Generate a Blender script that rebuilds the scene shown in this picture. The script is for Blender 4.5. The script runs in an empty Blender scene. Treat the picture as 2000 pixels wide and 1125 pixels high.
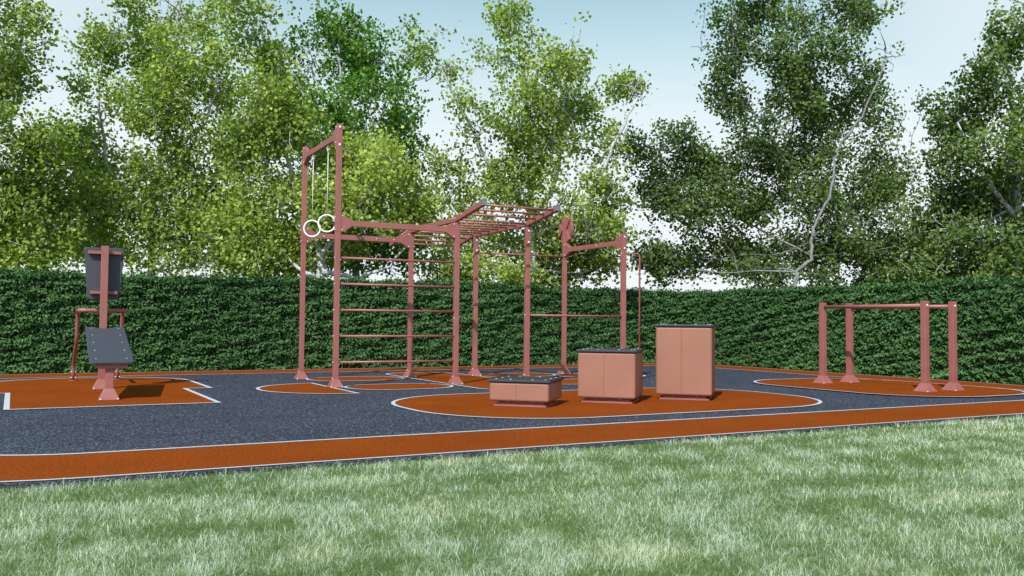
import bpy, math, random
import numpy as np
from mathutils import Vector, Matrix
R = math.radians
sc = bpy.context.scene
COL = sc.collection

# ------------------------------------------------------------------ camera
cam_d = bpy.data.cameras.new('camera'); cam = bpy.data.objects.new('camera', cam_d); COL.objects.link(cam)
cam_d.sensor_width = 36; cam_d.lens = 31.6; cam_d.clip_start = .05; cam_d.clip_end = 5000
pi_, ro_ = .0382, .0094
Rt = Vector((1, 0, 0)); Up = Vector((0, -math.sin(pi_), math.cos(pi_))); Fw = Vector((0, math.cos(pi_), math.sin(pi_)))
cx = math.cos(ro_) * Rt + math.sin(ro_) * Up; cy = -math.sin(ro_) * Rt + math.cos(ro_) * Up
m = Matrix((cx, cy, -Fw)).transposed().to_4x4(); m.translation = (0, 0, 1.0)
cam.matrix_world = m
sc.camera = cam

# ------------------------------------------------------------------ sky, sun, exposure
SUN_EL = R(44); SUN_DIR = Vector((.315, .949, 0)).normalized()          # the way the light travels over the ground
world = bpy.data.worlds.new("World"); sc.world = world; world.use_nodes = True
nt = world.node_tree; nt.nodes.clear()
def N(nt, t, **k):
    n = nt.nodes.new(t)
    for a, b in k.items(): setattr(n, a, b)
    return n
sky = N(nt, 'ShaderNodeTexSky'); sky.sky_type = 'NISHITA'; sky.sun_disc = False
sky.sun_elevation = SUN_EL
az = math.atan2(-SUN_DIR.x, -SUN_DIR.y)                                 # direction towards the sun, clockwise from +Y
sky.sun_rotation = az
sky.air_density = 1.0; sky.dust_density = 1.0; sky.ozone_density = .6
tc = N(nt, 'ShaderNodeTexCoord'); mp = N(nt, 'ShaderNodeMapping'); mp.inputs['Scale'].default_value = (1, 1, 1.6)
mp.inputs['Location'].default_value = (.15, .1, .9)
nz = N(nt, 'ShaderNodeTexNoise'); nz.inputs['Scale'].default_value = 1.5; nz.inputs['Detail'].default_value = 4; nz.inputs['Roughness'].default_value = .42
cr = N(nt, 'ShaderNodeValToRGB'); cr.color_ramp.elements[0].position = .46; cr.color_ramp.elements[1].position = .72
sep = N(nt, 'ShaderNodeSeparateXYZ'); mr = N(nt, 'ShaderNodeMapRange'); mr.interpolation_type = 'SMOOTHSTEP'; mr.inputs[1].default_value = .15; mr.inputs[2].default_value = .39
mr.inputs[3].default_value = 1; mr.inputs[4].default_value = .28
mx = N(nt, 'ShaderNodeMath', operation='MAXIMUM')
ml = N(nt, 'ShaderNodeMath', operation='MULTIPLY')
mh = N(nt, 'ShaderNodeMapRange'); mh.inputs[1].default_value = .36; mh.inputs[2].default_value = .46; mh.inputs[3].default_value = .96; mh.inputs[4].default_value = .05
mixc = N(nt, 'ShaderNodeMixRGB'); mixc.inputs[2].default_value = (7.3, 7.65, 7.9, 1)
bg = N(nt, 'ShaderNodeBackground'); bg.inputs['Strength'].default_value = .125
out = N(nt, 'ShaderNodeOutputWorld')
L = nt.links.new
L(tc.outputs['Generated'], mp.inputs[0]); L(mp.outputs[0], nz.inputs[0]); L(nz.outputs[0], cr.inputs[0])
L(tc.outputs['Generated'], sep.inputs[0]); L(sep.outputs[2], mr.inputs[0])
ab = N(nt, 'ShaderNodeMath', operation='ABSOLUTE'); sb = N(nt, 'ShaderNodeMapRange'); sb.interpolation_type = 'SMOOTHSTEP'; sb.inputs[1].default_value = .06; sb.inputs[2].default_value = .5; sb.inputs[3].default_value = 0; sb.inputs[4].default_value = .8
mx0 = N(nt, 'ShaderNodeMath', operation='MAXIMUM')
L(sep.outputs[0], ab.inputs[0]); L(ab.outputs[0], sb.inputs[0]); L(sb.outputs[0], mx0.inputs[0]); L(cr.outputs[0], mx0.inputs[1])
L(mx0.outputs[0], mx.inputs[0]); L(mr.outputs[0], mx.inputs[1]); L(mx.outputs[0], ml.inputs[0]); L(sep.outputs[2], mh.inputs[0]); L(mh.outputs[0], ml.inputs[1]); L(ml.outputs[0], mixc.inputs[0])
tintn = N(nt, 'ShaderNodeMixRGB', blend_type='MULTIPLY'); tintn.inputs[0].default_value = 1; tintn.inputs[2].default_value = (.84, 1.42, 1.16, 1)
L(sky.outputs[0], tintn.inputs[1]); L(tintn.outputs[0], mixc.inputs[1]); L(mixc.outputs[0], bg.inputs[0]); L(bg.outputs[0], out.inputs[0])
sun_d = bpy.data.lights.new('sun', 'SUN'); sun = bpy.data.objects.new('sun', sun_d); COL.objects.link(sun)
sun_d.energy = 4.9; sun_d.angle = R(.5); sun_d.color = (1, .96, .9)
d = Vector((SUN_DIR.x * math.cos(SUN_EL), SUN_DIR.y * math.cos(SUN_EL), -math.sin(SUN_EL)))
sun.rotation_euler = d.to_track_quat('-Z', 'Y').to_euler(); sun.location = (-5, -10, 20)
vs = sc.view_settings; vs.view_transform = 'Standard'; vs.look = 'None'; vs.exposure = 0.0; vs.gamma = 1; vs.use_curve_mapping = False

rnd = random.Random(7); rs = np.random.RandomState(11)

# ------------------------------------------------------------------ materials
def mat(name):
    m = bpy.data.materials.new(name); m.use_nodes = True; nt = m.node_tree
    return m, nt, nt.nodes['Principled BSDF']
def noise(nt, scale, detail=3, rough=.5, vec=None, mapscale=None, coord='Object'):
    tc = N(nt, 'ShaderNodeTexCoord'); o = tc.outputs[coord]
    if mapscale:
        mp = N(nt, 'ShaderNodeMapping'); mp.inputs['Scale'].default_value = mapscale; nt.links.new(o, mp.inputs[0]); o = mp.outputs[0]
    n = N(nt, 'ShaderNodeTexNoise'); n.inputs['Scale'].default_value = scale; n.inputs['Detail'].default_value = detail; n.inputs['Roughness'].default_value = rough
    nt.links.new(o, n.inputs[0]); return n
def ramp(nt, src, stops):
    r = N(nt, 'ShaderNodeValToRGB'); e = r.color_ramp.elements
    while len(e) < len(stops): e.new(.5)
    for i, (p, c) in enumerate(stops): e[i].position = p; e[i].color = (*c, 1) if len(c) == 3 else c
    nt.links.new(src, r.inputs[0]); return r
def bump(nt, bs, src, strength, dist=.01):
    b = N(nt, 'ShaderNodeBump'); b.inputs['Strength'].default_value = strength; b.inputs['Distance'].default_value = dist
    nt.links.new(src, b.inputs['Height']); nt.links.new(b.outputs[0], bs.inputs['Normal']); return b
def mixrgb(nt, fac, a, b, mode='MIX'):
    x = N(nt, 'ShaderNodeMixRGB', blend_type=mode)
    for i, v in ((0, fac), (1, a), (2, b)):
        if hasattr(v, 'links'): nt.links.new(v, x.inputs[i])
        else: x.inputs[i].default_value = v if not isinstance(v, tuple) or len(v) == 4 else (*v, 1)
    return x.outputs[0]

def m_paint(name, col, rough=.42, grain=.05):
    m, nt, b = mat(name)
    n = noise(nt, 260, 2); n2 = noise(nt, 3.5, 4, .6)
    r = ramp(nt, n2.outputs[0], [(.3, tuple(c * .9 for c in col)), (.7, tuple(min(1, c * 1.07) for c in col))])
    nt.links.new(r.outputs[0], b.inputs['Base Color'])
    r2 = ramp(nt, n2.outputs[0], [(.3, (rough - .07,) * 3), (.7, (rough + .1,) * 3)]); nt.links.new(r2.outputs[0], b.inputs['Roughness'])
    bump(nt, b, n.outputs[0], grain, .002)
    return m
PAINT = m_paint('red_brown_powder_coat', (.305, .106, .100))
def m_box():
    m, nt, b = mat('salmon_grained_panel')
    w = noise(nt, 5, 6, .65, mapscale=(1.0, 1.0, 7)); n2 = noise(nt, 2.5, 3); f = noise(nt, 90, 2, mapscale=(1, 1, 3))
    r = ramp(nt, n2.outputs[0], [(.3, (.285, .122, .086)), (.7, (.315, .138, .098))])
    nt.links.new(r.outputs[0], b.inputs['Base Color']); b.inputs['Roughness'].default_value = .5
    wr = ramp(nt, w.outputs[0], [(.56, (0, 0, 0)), (.62, (1, 1, 1)), (.64, (0, 0, 0))])
    a = N(nt, 'ShaderNodeMath', operation='MULTIPLY_ADD'); a.inputs[1].default_value = .15
    nt.links.new(f.outputs[0], a.inputs[0]); nt.links.new(wr.outputs[0], a.inputs[2])
    bump(nt, b, a.outputs[0], .10, .006)
    return m
BOXM = m_box()
def m_plain(name, col, rough=.5, metal=0., grain=None, spec=None):
    m, nt, b = mat(name); b.inputs['Base Color'].default_value = (*col, 1); b.inputs['Roughness'].default_value = rough; b.inputs['Metallic'].default_value = metal
    n = noise(nt, 40 if grain is None else grain, 3)
    r = ramp(nt, n.outputs[0], [(.35, tuple(c * .85 for c in col)), (.65, tuple(min(1, c * 1.12) for c in col))]); nt.links.new(r.outputs[0], b.inputs['Base Color'])
    return m
BOLT = m_plain('galvanised_bolt', (.72, .73, .76), .35, .35)
RINGM = m_plain('white_plastic_ring', (.8, .8, .8), .35)
ROPEM = m_plain('pale_rope', (.66, .68, .66), .7)
CAPM = m_plain('grey_plastic_cap', (.13, .145, .2), .5)
def m_pad():
    m, nt, b = mat('grey_rubber_board')
    n = noise(nt, 170, 3, .75)
    r = ramp(nt, n.outputs[0], [(.36, (.026, .028, .046)), (.66, (.078, .082, .115))]); nt.links.new(r.outputs[0], b.inputs['Base Color'])
    b.inputs['Roughness'].default_value = .62
    bump(nt, b, n.outputs[0], .4, .003); return m
PADM = m_pad()
def m_lid():
    m, nt, b = mat('black_rubber_lid')
    n = noise(nt, 300, 2, .6)
    r = ramp(nt, n.outputs[0], [(.38, (.018, .021, .032)), (.62, (.04, .048, .068))]); nt.links.new(r.outputs[0], b.inputs['Base Color'])
    b.inputs['Roughness'].default_value = .55
    bump(nt, b, n.outputs[0], .4, .003); return m
LIDM = m_lid()
def m_rubber_dark():
    m, nt, b = mat('dark_rubber_crumb')
    n = noise(nt, 55, 3, .7); v = N(nt, 'ShaderNodeTexVoronoi'); v.inputs['Scale'].default_value = 84; v.inputs['Randomness'].default_value = 1
    tc = N(nt, 'ShaderNodeTexCoord'); nt.links.new(tc.outputs['Object'], v.inputs['Vector'])
    sx = N(nt, 'ShaderNodeSeparateXYZ'); nt.links.new(v.outputs['Color'], sx.inputs[0])
    c = ramp(nt, sx.outputs[0], [(0, (.015, .017, .030)), (.45, (.031, .034, .058)), (.76, (.053, .057, .090)), (.9, (.09, .105, .15)), (1, (.26, .29, .36))])
    big = noise(nt, .9, 4, .6)
    big.inputs['Distortion'].default_value = .4
    bigr = ramp(nt, big.outputs[0], [(.3, (.86, .86, .88)), (.7, (1.1, 1.1, 1.1))])
    col = mixrgb(nt, 1, c.outputs[0], bigr.outputs[0], 'MULTIPLY')
    n3 = ramp(nt, n.outputs[0], [(.3, (.7, .7, .7)), (.7, (1.2, 1.2, 1.2))])
    col = mixrgb(nt, 1, col, n3.outputs[0], 'MULTIPLY')
    nt.links.new(col, b.inputs['Base Color']); b.inputs['Roughness'].default_value = .72
    b.inputs['Specular IOR Level'].default_value = .25
    bump(nt, b, v.outputs['Distance'], .8, .006); return m
DARKM = m_rubber_dark()
def m_orange():
    m, nt, b = mat('orange_rubber_crumb')
    n = noise(nt, 42, 4, .85); big = noise(nt, 1.1, 5, .65)
    c = ramp(nt, n.outputs[0], [(.32, (.13, .022, .002)), (.5, (.225, .044, .003)), (.68, (.36, .085, .012))])
    br = ramp(nt, big.outputs[0], [(.3, (.86, .86, .86)), (.7, (1.08, 1.08, 1.08))])
    col = mixrgb(nt, 1, c.outputs[0], br.outputs[0], 'MULTIPLY')
    nt.links.new(col, b.inputs['Base Color']); b.inputs['Roughness'].default_value = .9; b.inputs['Specular IOR Level'].default_value = .06
    bump(nt, b, n.outputs[0], .5, .006); return m
ORM = m_orange()
def m_white():
    m, nt, b = mat('white_line_rubber')
    n = noise(nt, 160, 3, .7)
    c = ramp(nt, n.outputs[0], [(.3, (.38, .40, .45)), (.6, (.56, .58, .64))]); nt.links.new(c.outputs[0], b.inputs['Base Color'])
    b.inputs['Roughness'].default_value = .75; b.inputs['Specular IOR Level'].default_value = .3
    return m
WHM = m_white()
def m_soil():
    m, nt, b = mat('turf_soil')
    n = noise(nt, 30, 5, .7); n2 = noise(nt, .35, 4, .6)
    c = ramp(nt, n.outputs[0], [(.3, (.09, .14, .045)), (.6, (.18, .26, .11)), (.8, (.32, .38, .22))])
    c2 = ramp(nt, n2.outputs[0], [(.35, (.8, .85, .8)), (.65, (1.15, 1.1, 1.1))])
    nt.links.new(mixrgb(nt, 1, c.outputs[0], c2.outputs[0], 'MULTIPLY'), b.inputs['Base Color']); b.inputs['Roughness'].default_value = .9
    bump(nt, b, n.outputs[0], .6, .03); return m
SOILM = m_soil()
def m_leaf(name, stops, rough=.5, trans=.28, spec=.3, twarm=(1.25, 1.25, .55)):
    m, nt, b = mat(name)
    at = N(nt, 'ShaderNodeAttribute'); at.attribute_name = 'tint'
    c = ramp(nt, at.outputs['Fac'], stops)
    nt.links.new(c.outputs[0], b.inputs['Base Color']); b.inputs['Roughness'].default_value = rough; b.inputs['Specular IOR Level'].default_value = spec
    if trans:
        t = N(nt, 'ShaderNodeBsdfTranslucent'); tcol = mixrgb(nt, 1, c.outputs[0], (*twarm, 1), 'MULTIPLY'); nt.links.new(tcol, t.inputs[0])
        mx = N(nt, 'ShaderNodeMixShader'); mx.inputs[0].default_value = trans
        nt.links.new(b.outputs[0], mx.inputs[1]); nt.links.new(t.outputs[0], mx.inputs[2])
        nt.links.new(mx.outputs[0], nt.nodes['Material Output'].inputs[0])
    return m
def m_bark(name, a, c_):
    m, nt, b = mat(name)
    n = noise(nt, 14, 5, .7, mapscale=(1, 1, .25)); c = ramp(nt, n.outputs[0], [(.35, a), (.65, c_)])
    nt.links.new(c.outputs[0], b.inputs['Base Color']); b.inputs['Roughness'].default_value = .85
    bump(nt, b, n.outputs[0], .6, .03); return m
BARK = m_bark('pale_grey_bark', (.26, .25, .27), (.66, .65, .70))
BARKG = m_bark('dull_grey_bark', (.12, .12, .13), (.30, .30, .32))

# ------------------------------------------------------------------ mesh helpers
class MB:
    def __init__(s): s.v = []; s.f = []
    def add(s, v, f):
        o = len(s.v); s.v += [tuple(x) for x in v]; s.f += [tuple(i + o for i in g) for g in f]; return s
    def box(s, c, d, M=None):
        c = Vector(c); M = M or Matrix.Identity(3)
        v = [c + M @ Vector((x * d[0] / 2, y * d[1] / 2, z * d[2] / 2)) for z in (-1, 1) for y in (-1, 1) for x in (-1, 1)]
        return s.add(v, [(0, 2, 3, 1), (4, 5, 7, 6), (0, 1, 5, 4), (2, 6, 7, 3), (0, 4, 6, 2), (1, 3, 7, 5)])
    def tube(s, pts, r, n=12, caps=True):
        pts = [Vector(p) for p in pts]; rr = [float(x) for x in r] if isinstance(r, (list, tuple)) else [float(r)] * len(pts)
        rings = []; ref = None
        for i, p in enumerate(pts):
            t = (pts[min(i + 1, len(pts) - 1)] - pts[max(i - 1, 0)]).normalized()
            if ref is None: ref = Vector((0, 0, 1)) if abs(t.z) < .9 else Vector((1, 0, 0))
            u = t.cross(ref).normalized(); w = t.cross(u).normalized(); ref = -w if False else ref
            if abs(t.dot(ref)) > .97:
                ref = Vector((1, 0, 0)) if abs(t.x) < .9 else Vector((0, 1, 0)); u = t.cross(ref).normalized(); w = t.cross(u).normalized()
            rings.append([p + rr[i] * (math.cos(2 * math.pi * k / n) * u + math.sin(2 * math.pi * k / n) * w) for k in range(n)])
        # align rings to avoid twisting
        for i in range(1, len(rings)):
            k = min(range(n), key=lambda k: sum((rings[i][(j + k) % n] - rings[i - 1][j] - (pts[i] - pts[i - 1])).length for j in (0, n // 3)))
            a = rings[i][k:] + rings[i][:k]
            b = list(reversed(rings[i])); k2 = min(range(n), key=lambda k: sum((b[(j + k) % n] - rings[i - 1][j] - (pts[i] - pts[i - 1])).length for j in (0, n // 3)))
            b = b[k2:] + b[:k2]
            da = sum((a[j] - rings[i - 1][j] - (pts[i] - pts[i - 1])).length for j in (0, n // 3)); db = sum((b[j] - rings[i - 1][j] - (pts[i] - pts[i - 1])).length for j in (0, n // 3))
            rings[i] = a if da <= db + 1e-9 else b
        v = [q for g in rings for q in g]; f = []
        for i in range(len(rings) - 1):
            for k in range(n): f.append((i * n + k, i * n + (k + 1) % n, (i + 1) * n + (k + 1) % n, (i + 1) * n + k))
        if caps: f.append(tuple(range(n - 1, -1, -1))); f.append(tuple((len(rings) - 1) * n + k for k in range(n)))
        return s.add(v, f)
    def frustum(s, c, h0, h1, z0, z1, lip=0.0):
        v = []
        zs = [(z0, h0), (z0 + lip, h0), (z1, h1)] if lip else [(z0, h0), (z1, h1)]
        for z, h in zs: v += [(c[0] - h, c[1] - h, z), (c[0] + h, c[1] - h, z), (c[0] + h, c[1] + h, z), (c[0] - h, c[1] + h, z)]
        f = [(3, 2, 1, 0)]
        for i in range(len(zs) - 1): f += [(4 * i + a, 4 * i + (a + 1) % 4, 4 * i + 4 + (a + 1) % 4, 4 * i + 4 + a) for a in range(4)]
        k = 4 * (len(zs) - 1); f.append((k, k + 1, k + 2, k + 3)); return s.add(v, f)
    def prism(s, poly, o, ux, uy, n, t):
        """polygon in the plane (ux,uy) about o, thickness t along n (centred)"""
        o, ux, uy, n = Vector(o), Vector(ux), Vector(uy), Vector(n); k = len(poly)
        v = [o + ux * a + uy * b - n * t / 2 for a, b in poly] + [o + ux * a + uy * b + n * t / 2 for a, b in poly]
        f = [tuple(range(k - 1, -1, -1)), tuple(range(k, 2 * k))] + [(i, (i + 1) % k, k + (i + 1) % k, k + i) for i in range(k)]
        return s.add(v, f)
    def mesh(s, name, m, smooth=False):
        me = bpy.data.meshes.new(name); me.from_pydata(s.v, [], s.f); me.update()
        import bmesh
        b = bmesh.new(); b.from_mesh(me); bmesh.ops.recalc_face_normals(b, faces=b.faces); b.to_mesh(me); b.free()
        if smooth: me.polygons.foreach_set('use_smooth', [True] * len(me.polygons))
        for x in (m if isinstance(m, (list, tuple)) else [m]): me.materials.append(x)
        return me
    def build(s, name, m, parent=None, bevel=0, smooth=False, seg=2):
        o = bpy.data.objects.new(name, s.mesh(name, m, smooth)); COL.objects.link(o)
        if parent: o.parent = parent
        if bevel:
            b = o.modifiers.new('bevel', 'BEVEL'); b.width = bevel; b.segments = seg; b.limit_method = 'ANGLE'; b.angle_limit = R(35); b.harden_normals = False
        return o
def thing(name, loc, rz, label, cat, group=None):
    o = bpy.data.objects.new(name, None); COL.objects.link(o); o.location = loc; o.rotation_euler = (0, 0, rz); o.empty_display_size = .2
    o['label'] = label; o['category'] = cat
    if group: o['group'] = group
    return o
def tag(o, label, cat, group=None, kind=None):
    if label: o['label'] = label
    if cat: o['category'] = cat
    if group: o['group'] = group
    if kind: o['kind'] = kind
    return o
def share(name, me, loc, parent, rot=None):
    o = bpy.data.objects.new(name, me); COL.objects.link(o); o.parent = parent; o.location = loc
    if rot: o.rotation_euler = rot
    return o
def bend(pts, rad, n=6):
    """round the corners of a polyline"""
    pts = [Vector(p) for p in pts]; out = [pts[0]]
    for i in range(1, len(pts) - 1):
        a = (pts[i - 1] - pts[i]); b = (pts[i + 1] - pts[i]); r = min(rad, a.length * .45, b.length * .45)
        p0 = pts[i] + a.normalized() * r; p1 = pts[i] + b.normalized() * r
        for k in range(n + 1):
            t = k / n; out.append((1 - t) ** 2 * p0 + 2 * t * (1 - t) * pts[i] + t * t * p1)
    return out + [pts[-1]]

# bolt head meshes (dome on a washer), pointing along -X, -Y, +Z
def bolt_mesh(axis, r=.011, h=.010):
    b = MB(); ax = Vector(axis); u = ax.orthogonal().normalized(); w = ax.cross(u); n = 10; v = []
    prof = [(1.0, 0), (1.0, .35), (.72, .75), (.3, 1.0)]
    for rr, hh in prof: v += [u * math.cos(2 * math.pi * k / n) * r * rr + w * math.sin(2 * math.pi * k / n) * r * rr + ax * hh * h for k in range(n)]
    f = [(i * n + k, i * n + (k + 1) % n, (i + 1) * n + (k + 1) % n, (i + 1) * n + k) for i in range(3) for k in range(n)] + [tuple(3 * n + k for k in range(n)), tuple(range(n - 1, -1, -1))]
    return b.add(v, f).mesh('bolt', BOLT, True)
BX = bolt_mesh((-1, 0, 0)); BY = bolt_mesh((0, -1, 0)); BZ = bolt_mesh((0, 0, 1), .014, .004); BYL = bolt_mesh((0, -1, 0), .021, .012)
BSEAT = bolt_mesh((0, 0, 1), .0095, .003)
BSM = bolt_mesh((0, -1, 0), .007, .006)

# ------------------------------------------------------------------ the court frame
TH = .5065; P0 = Vector((-2.6409, 13.5378, 0))
E1 = Vector((math.cos(TH), math.sin(TH), 0)); E2 = Vector((-math.sin(TH), math.cos(TH), 0))
def W(s, t, z=0.): v = P0 + E1 * s + E2 * t; v.z = z; return v
def rrect(s0, s1, t0, t1, r, n=14):
    r = min(r, (s1 - s0) / 2 - 1e-4, (t1 - t0) / 2 - 1e-4); pts = []
    for cx_, cy_, a0 in ((s1 - r, t1 - r, 0), (s0 + r, t1 - r, 90), (s0 + r, t0 + r, 180), (s1 - r, t0 + r, 270)):
        for k in range(n + 1): a = R(a0 + 90 * k / n); pts.append((cx_ + r * math.cos(a), cy_ + r * math.sin(a)))
    return pts
def corner_rect(s0, s1, t0, t1, rl, rr, n=14):
    pts = []
    for cx_, cy_, a0, r in ((s1 - rr, t1 - rr, 0, rr), (s0 + rl, t1 - rl, 90, rl), (s0 + rl, t0 + rl, 180, rl), (s1 - rr, t0 + rr, 270, rr)):
        for k in range(n + 1): a = R(a0 + 90 * k / n); pts.append((cx_ + r * math.cos(a), cy_ + r * math.sin(a)))
    return pts
def inset(poly, d):
    n = len(poly); out = []
    A = sum(poly[i][0] * poly[(i + 1) % n][1] - poly[(i + 1) % n][0] * poly[i][1] for i in range(n)); sg = 1 if A > 0 else -1
    for i in range(n):
        p0, p1, p2 = Vector(poly[i - 1]), Vector(poly[i]), Vector(poly[(i + 1) % n])
        e0 = (p1 - p0).normalized(); e1 = (p2 - p1).normalized()
        n0 = Vector((-e0.y, e0.x)) * sg; n1 = Vector((-e1.y, e1.x)) * sg; b = n0 + n1
        if b.length < 1e-6: out.append(tuple(p1 + n0 * d)); continue
        b.normalize(); out.append(tuple(p1 + b * (d / max(.35, b.dot(n0)))))
    return out
def dedupe(p):
    out = []
    for q in p:
        if not out or (Vector(q) - Vector(out[-1])).length > 1e-3: out.append(q)
    if (Vector(out[0]) - Vector(out[-1])).length < 1e-3: out.pop()
    return out
def sheet(name, poly, z, m, z0=None):
    b = MB(); n = len(poly); b.add([W(s, t, z) for s, t in poly], [tuple(range(n))]); return b.build(name, m)
def band(name, outer, inner, z, m):
    n = len(outer); b = MB(); b.add([W(s, t, z) for s, t in outer] + [W(s, t, z) for s, t in inner], [(i, (i + 1) % n, n + (i + 1) % n, n + i) for i in range(n)]); return b.build(name, m)

# ground
g = MB(); S = 400
g.add([(-S, -S, -.03), (S, -S, -.03), (S, S, -.03), (-S, S, -.03)], [(0, 1, 2, 3)])
tag(g.build('ground', SOILM), 'green turf ground spreading under the lawn and beyond the hedge', None, kind='structure')
COURT = (-6.1, 10.98, -6.86, 5.1)
outer = dedupe(corner_rect(COURT[0], COURT[1], COURT[2], COURT[3], 2.3, .7))
base = inset(outer, -.07)
b = MB(); n = len(base)
b.add([W(s, t, -.004) for s, t in base] + [W(s, t, -.06) for s, t in base], [tuple(range(n))] + [(i, (i + 1) % n, n + (i + 1) % n, n + i) for i in range(n)])
tag(b.build('rubber_surface', DARKM), 'dark grey speckled rubber floor of the workout area', None, kind='structure')
inner = dedupe(corner_rect(-4.9, 9.78, -5.70, 3.9, 1.15, .5))
o_in = inset(outer, .035); i_out = inset(inner, -.05)
def ringpath(name, a, bq, z, m):
    # bridge two outlines of different vertex count by resampling both by angle index
    N_ = 240
    def res(p):
        p = [Vector(q) for q in p]; L_ = [0]
        for i in range(len(p)): L_.append(L_[-1] + (p[(i + 1) % len(p)] - p[i]).length)
        return p, L_
    n = len(a); b = MB(); assert len(a) == len(bq)
    return band(name, a, bq, z, m)
tag(band('orange_path', o_in, i_out, 0, ORM), 'orange rubber path running round the edge of the dark court', None, kind='structure')
tag(band('white_line', outer, o_in, .001, WHM), 'thin white line along the outer edge of the orange path', None, kind='structure')
tag(band('white_line', i_out, inset(i_out, .048), .003, WHM), 'thin white line along the inner edge of the orange path', None, kind='structure')

def patch(poly, label, z=0.0, w=.048):
    poly = dedupe(poly); ins = inset(poly, w)
    tag(sheet('orange_patch', inset(poly, w * .5), z + .0005, ORM), label, None, kind='structure')
    tag(band('white_line', poly, ins, z + .0045, WHM), 'white outline of the ' + label, None, kind='structure')
# bench patch with its two notches
def arc(cx_, cy_, r, a0, a1, n=14): return [(cx_ + r * math.cos(R(a0 + (a1 - a0) * k / n)), cy_ + r * math.sin(R(a0 + (a1 - a0) * k / n))) for k in range(n + 1)]
patch([(-4.32, -1.93), (-2.03, -1.93), (-2.03, .52), (-1.67, .52)] + arc(-2.97, 2.33, 1.3, 0, 90) + arc(-3.38, 2.33, 1.3, 90, 180) + [(-4.68, .52), (-4.32, .52)], 'orange notched patch under the exercise bench', w=.06)
patch(arc(-.04, -.11, 1.13, 90, 270, 28), 'orange half disc left of the ring frame')
patch(rrect(.1, 1.8, -.8, .4, .58), 'orange rounded patch between the front ladder posts', z=.0002)
patch(rrect(.1, 1.82, 1.24, 2.4, .56), 'orange rounded patch between the rear ladder posts', z=.0002)
patch(rrect(1.88, 3.3, -1.5, 3.25, .55), 'long orange patch below the monkey bars')
patch(rrect(3.33, 5.02, 1.24, 2.4, .56), 'orange rounded patch right of the long patch at the rear')
patch(rrect(3.3, 5.05, -.82, .4, .56), 'orange rounded patch behind the smallest jump box')
patch(rrect(4.62, 6.4, .36, 1.72, .6), 'orange rounded patch behind the middle jump box', z=.009)
patch(rrect(-.3, 5.47, -5.21, -1.83, 1.5, 22), 'large orange oval patch under the three jump boxes')
patch(rrect(6.66, 9.76, -5.19, -1.09, 1.25, 18), 'orange rounded patch under the parallel bars', z=.009)

# ------------------------------------------------------------------ the big rig
RY = .4759; X1, X2, X3, D = 1.9638, 3.2564, 5.1895, 2.0478
PW = .078; CH = .103; CT = .05; CZ = .125
rig = thing('climbing_rig', (P0.x, P0.y, 0), RY, 'tall red brown steel climbing rig with monkey bars, ladder rungs and ring frame', 'climbing frame')
def post(parent, x, y, h, w=PW, ch=CH, cz=CZ, bolts=True, name='post', ctop=None):
    b = MB(); b.box((x, y, h / 2 + .01), (w, w, h - .02)); p = b.build(name, PAINT, parent, bevel=.006, seg=2)
    c = MB(); c.frustum((x, y), ch, ctop or w / 2 + .006, .0, cz, lip=.008); f = c.build('footing', PAINT, p, bevel=.004)
    if bolts:
        share('bolt', BY, (x - ch + .018, y - ch + .001, .012), p); share('bolt', BY, (x + ch - .02, y - ch + .001, .012), p)
        share('bolt', BX, (x - w / 2 - .006, y - .01, cz + .006), p)
    return p
posts = {}
for key, (x, y, h) in {'a': (0, 0, 3.985), 'b': (0, D, 3.975), 'c': (X1, 0, 2.60), 'd': (X1, D, 2.60), 'e': (X2, 0, 2.60), 'f': (X2, D, 2.60), 'g': (X3, 0, 2.59), 'h': (X3, D, 3.09)}.items():
    posts[key] = post(rig, x, y, h)
# the joint in the tall posts
for k, y in (('a', 0), ('b', D)):
    b = MB(); b.box((0, y, 2.475), (PW + .006, PW + .006, .27)); b.build('sleeve', PAINT, posts[k], bevel=.004)
hw = PW / 2
def beam(x0, y0, x1, y1, z, h=.088, t=.06, gz=(.135, .135), gl=.17, g0=True, g1=True, up0=None, up1=None, bolts=()):
    """horizontal beam with flared end plates; ends given at the post faces"""
    a = Vector((x0, y0, z)); c = Vector((x1, y1, z)); L_ = (c - a).length; u = (c - a).normalized(); n = u.cross(Vector((0, 0, 1)))
    b = MB(); b.prism([(0.0, -h / 2), (L_, -h / 2), (L_, h / 2), (0.0, h / 2)], a, u, (0, 0, 1), n, t)
    o = b.build('crossbeam', PAINT, rig, bevel=.005)
    for on, s, up in ((g0, 0, up0), (g1, 1, up1)):
        if not on: continue
        q = Vector(a if s == 0 else c); w = u if s == 0 else -u
        gu = gz[0] if up is None else up; gd = gz[1]; d0 = .055
        poly = [(0, -gd), (.03, -gd), (gl, -h / 2 - .002), (gl, h / 2 + .002), (.03, gu), (0, gu)]
        p = MB(); p.prism(poly, q, w, (0, 0, 1), n, t + .010); e = p.build('end_plate', PAINT, o, bevel=.004)
        for zz in (gu - .03, -gd + .03):
            for sd in (1,):
                pos = q + w * .022 + Vector((0, 0, zz)) + (n if n.y < -.3 or n.x < -.3 else -n) * (t / 2 + .005)
                share('bolt', BY if abs(n.y) > .5 else BX, pos, e)
    return o
bm1 = beam(hw, 0, X1 - hw, 0, 2.476, up1=.12)
bm2 = beam(hw, D, X1 - hw, D, 2.458, up1=.14)
for xx in (.35, .62, 1.0, 1.3, 1.62): share('bolt', BY, (xx, D - .03, 2.458), bm2)
bm3 = beam(0, hw, 0, D - hw, 3.81, up0=.165, up1=.165, gl=.2)
bm4 = beam(X3, hw, X3, D - hw, 2.435, up0=.15, up1=.13, gl=.2)
share('bolt', BX, (X3 - .03, .85, 2.44), bm4)
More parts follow.
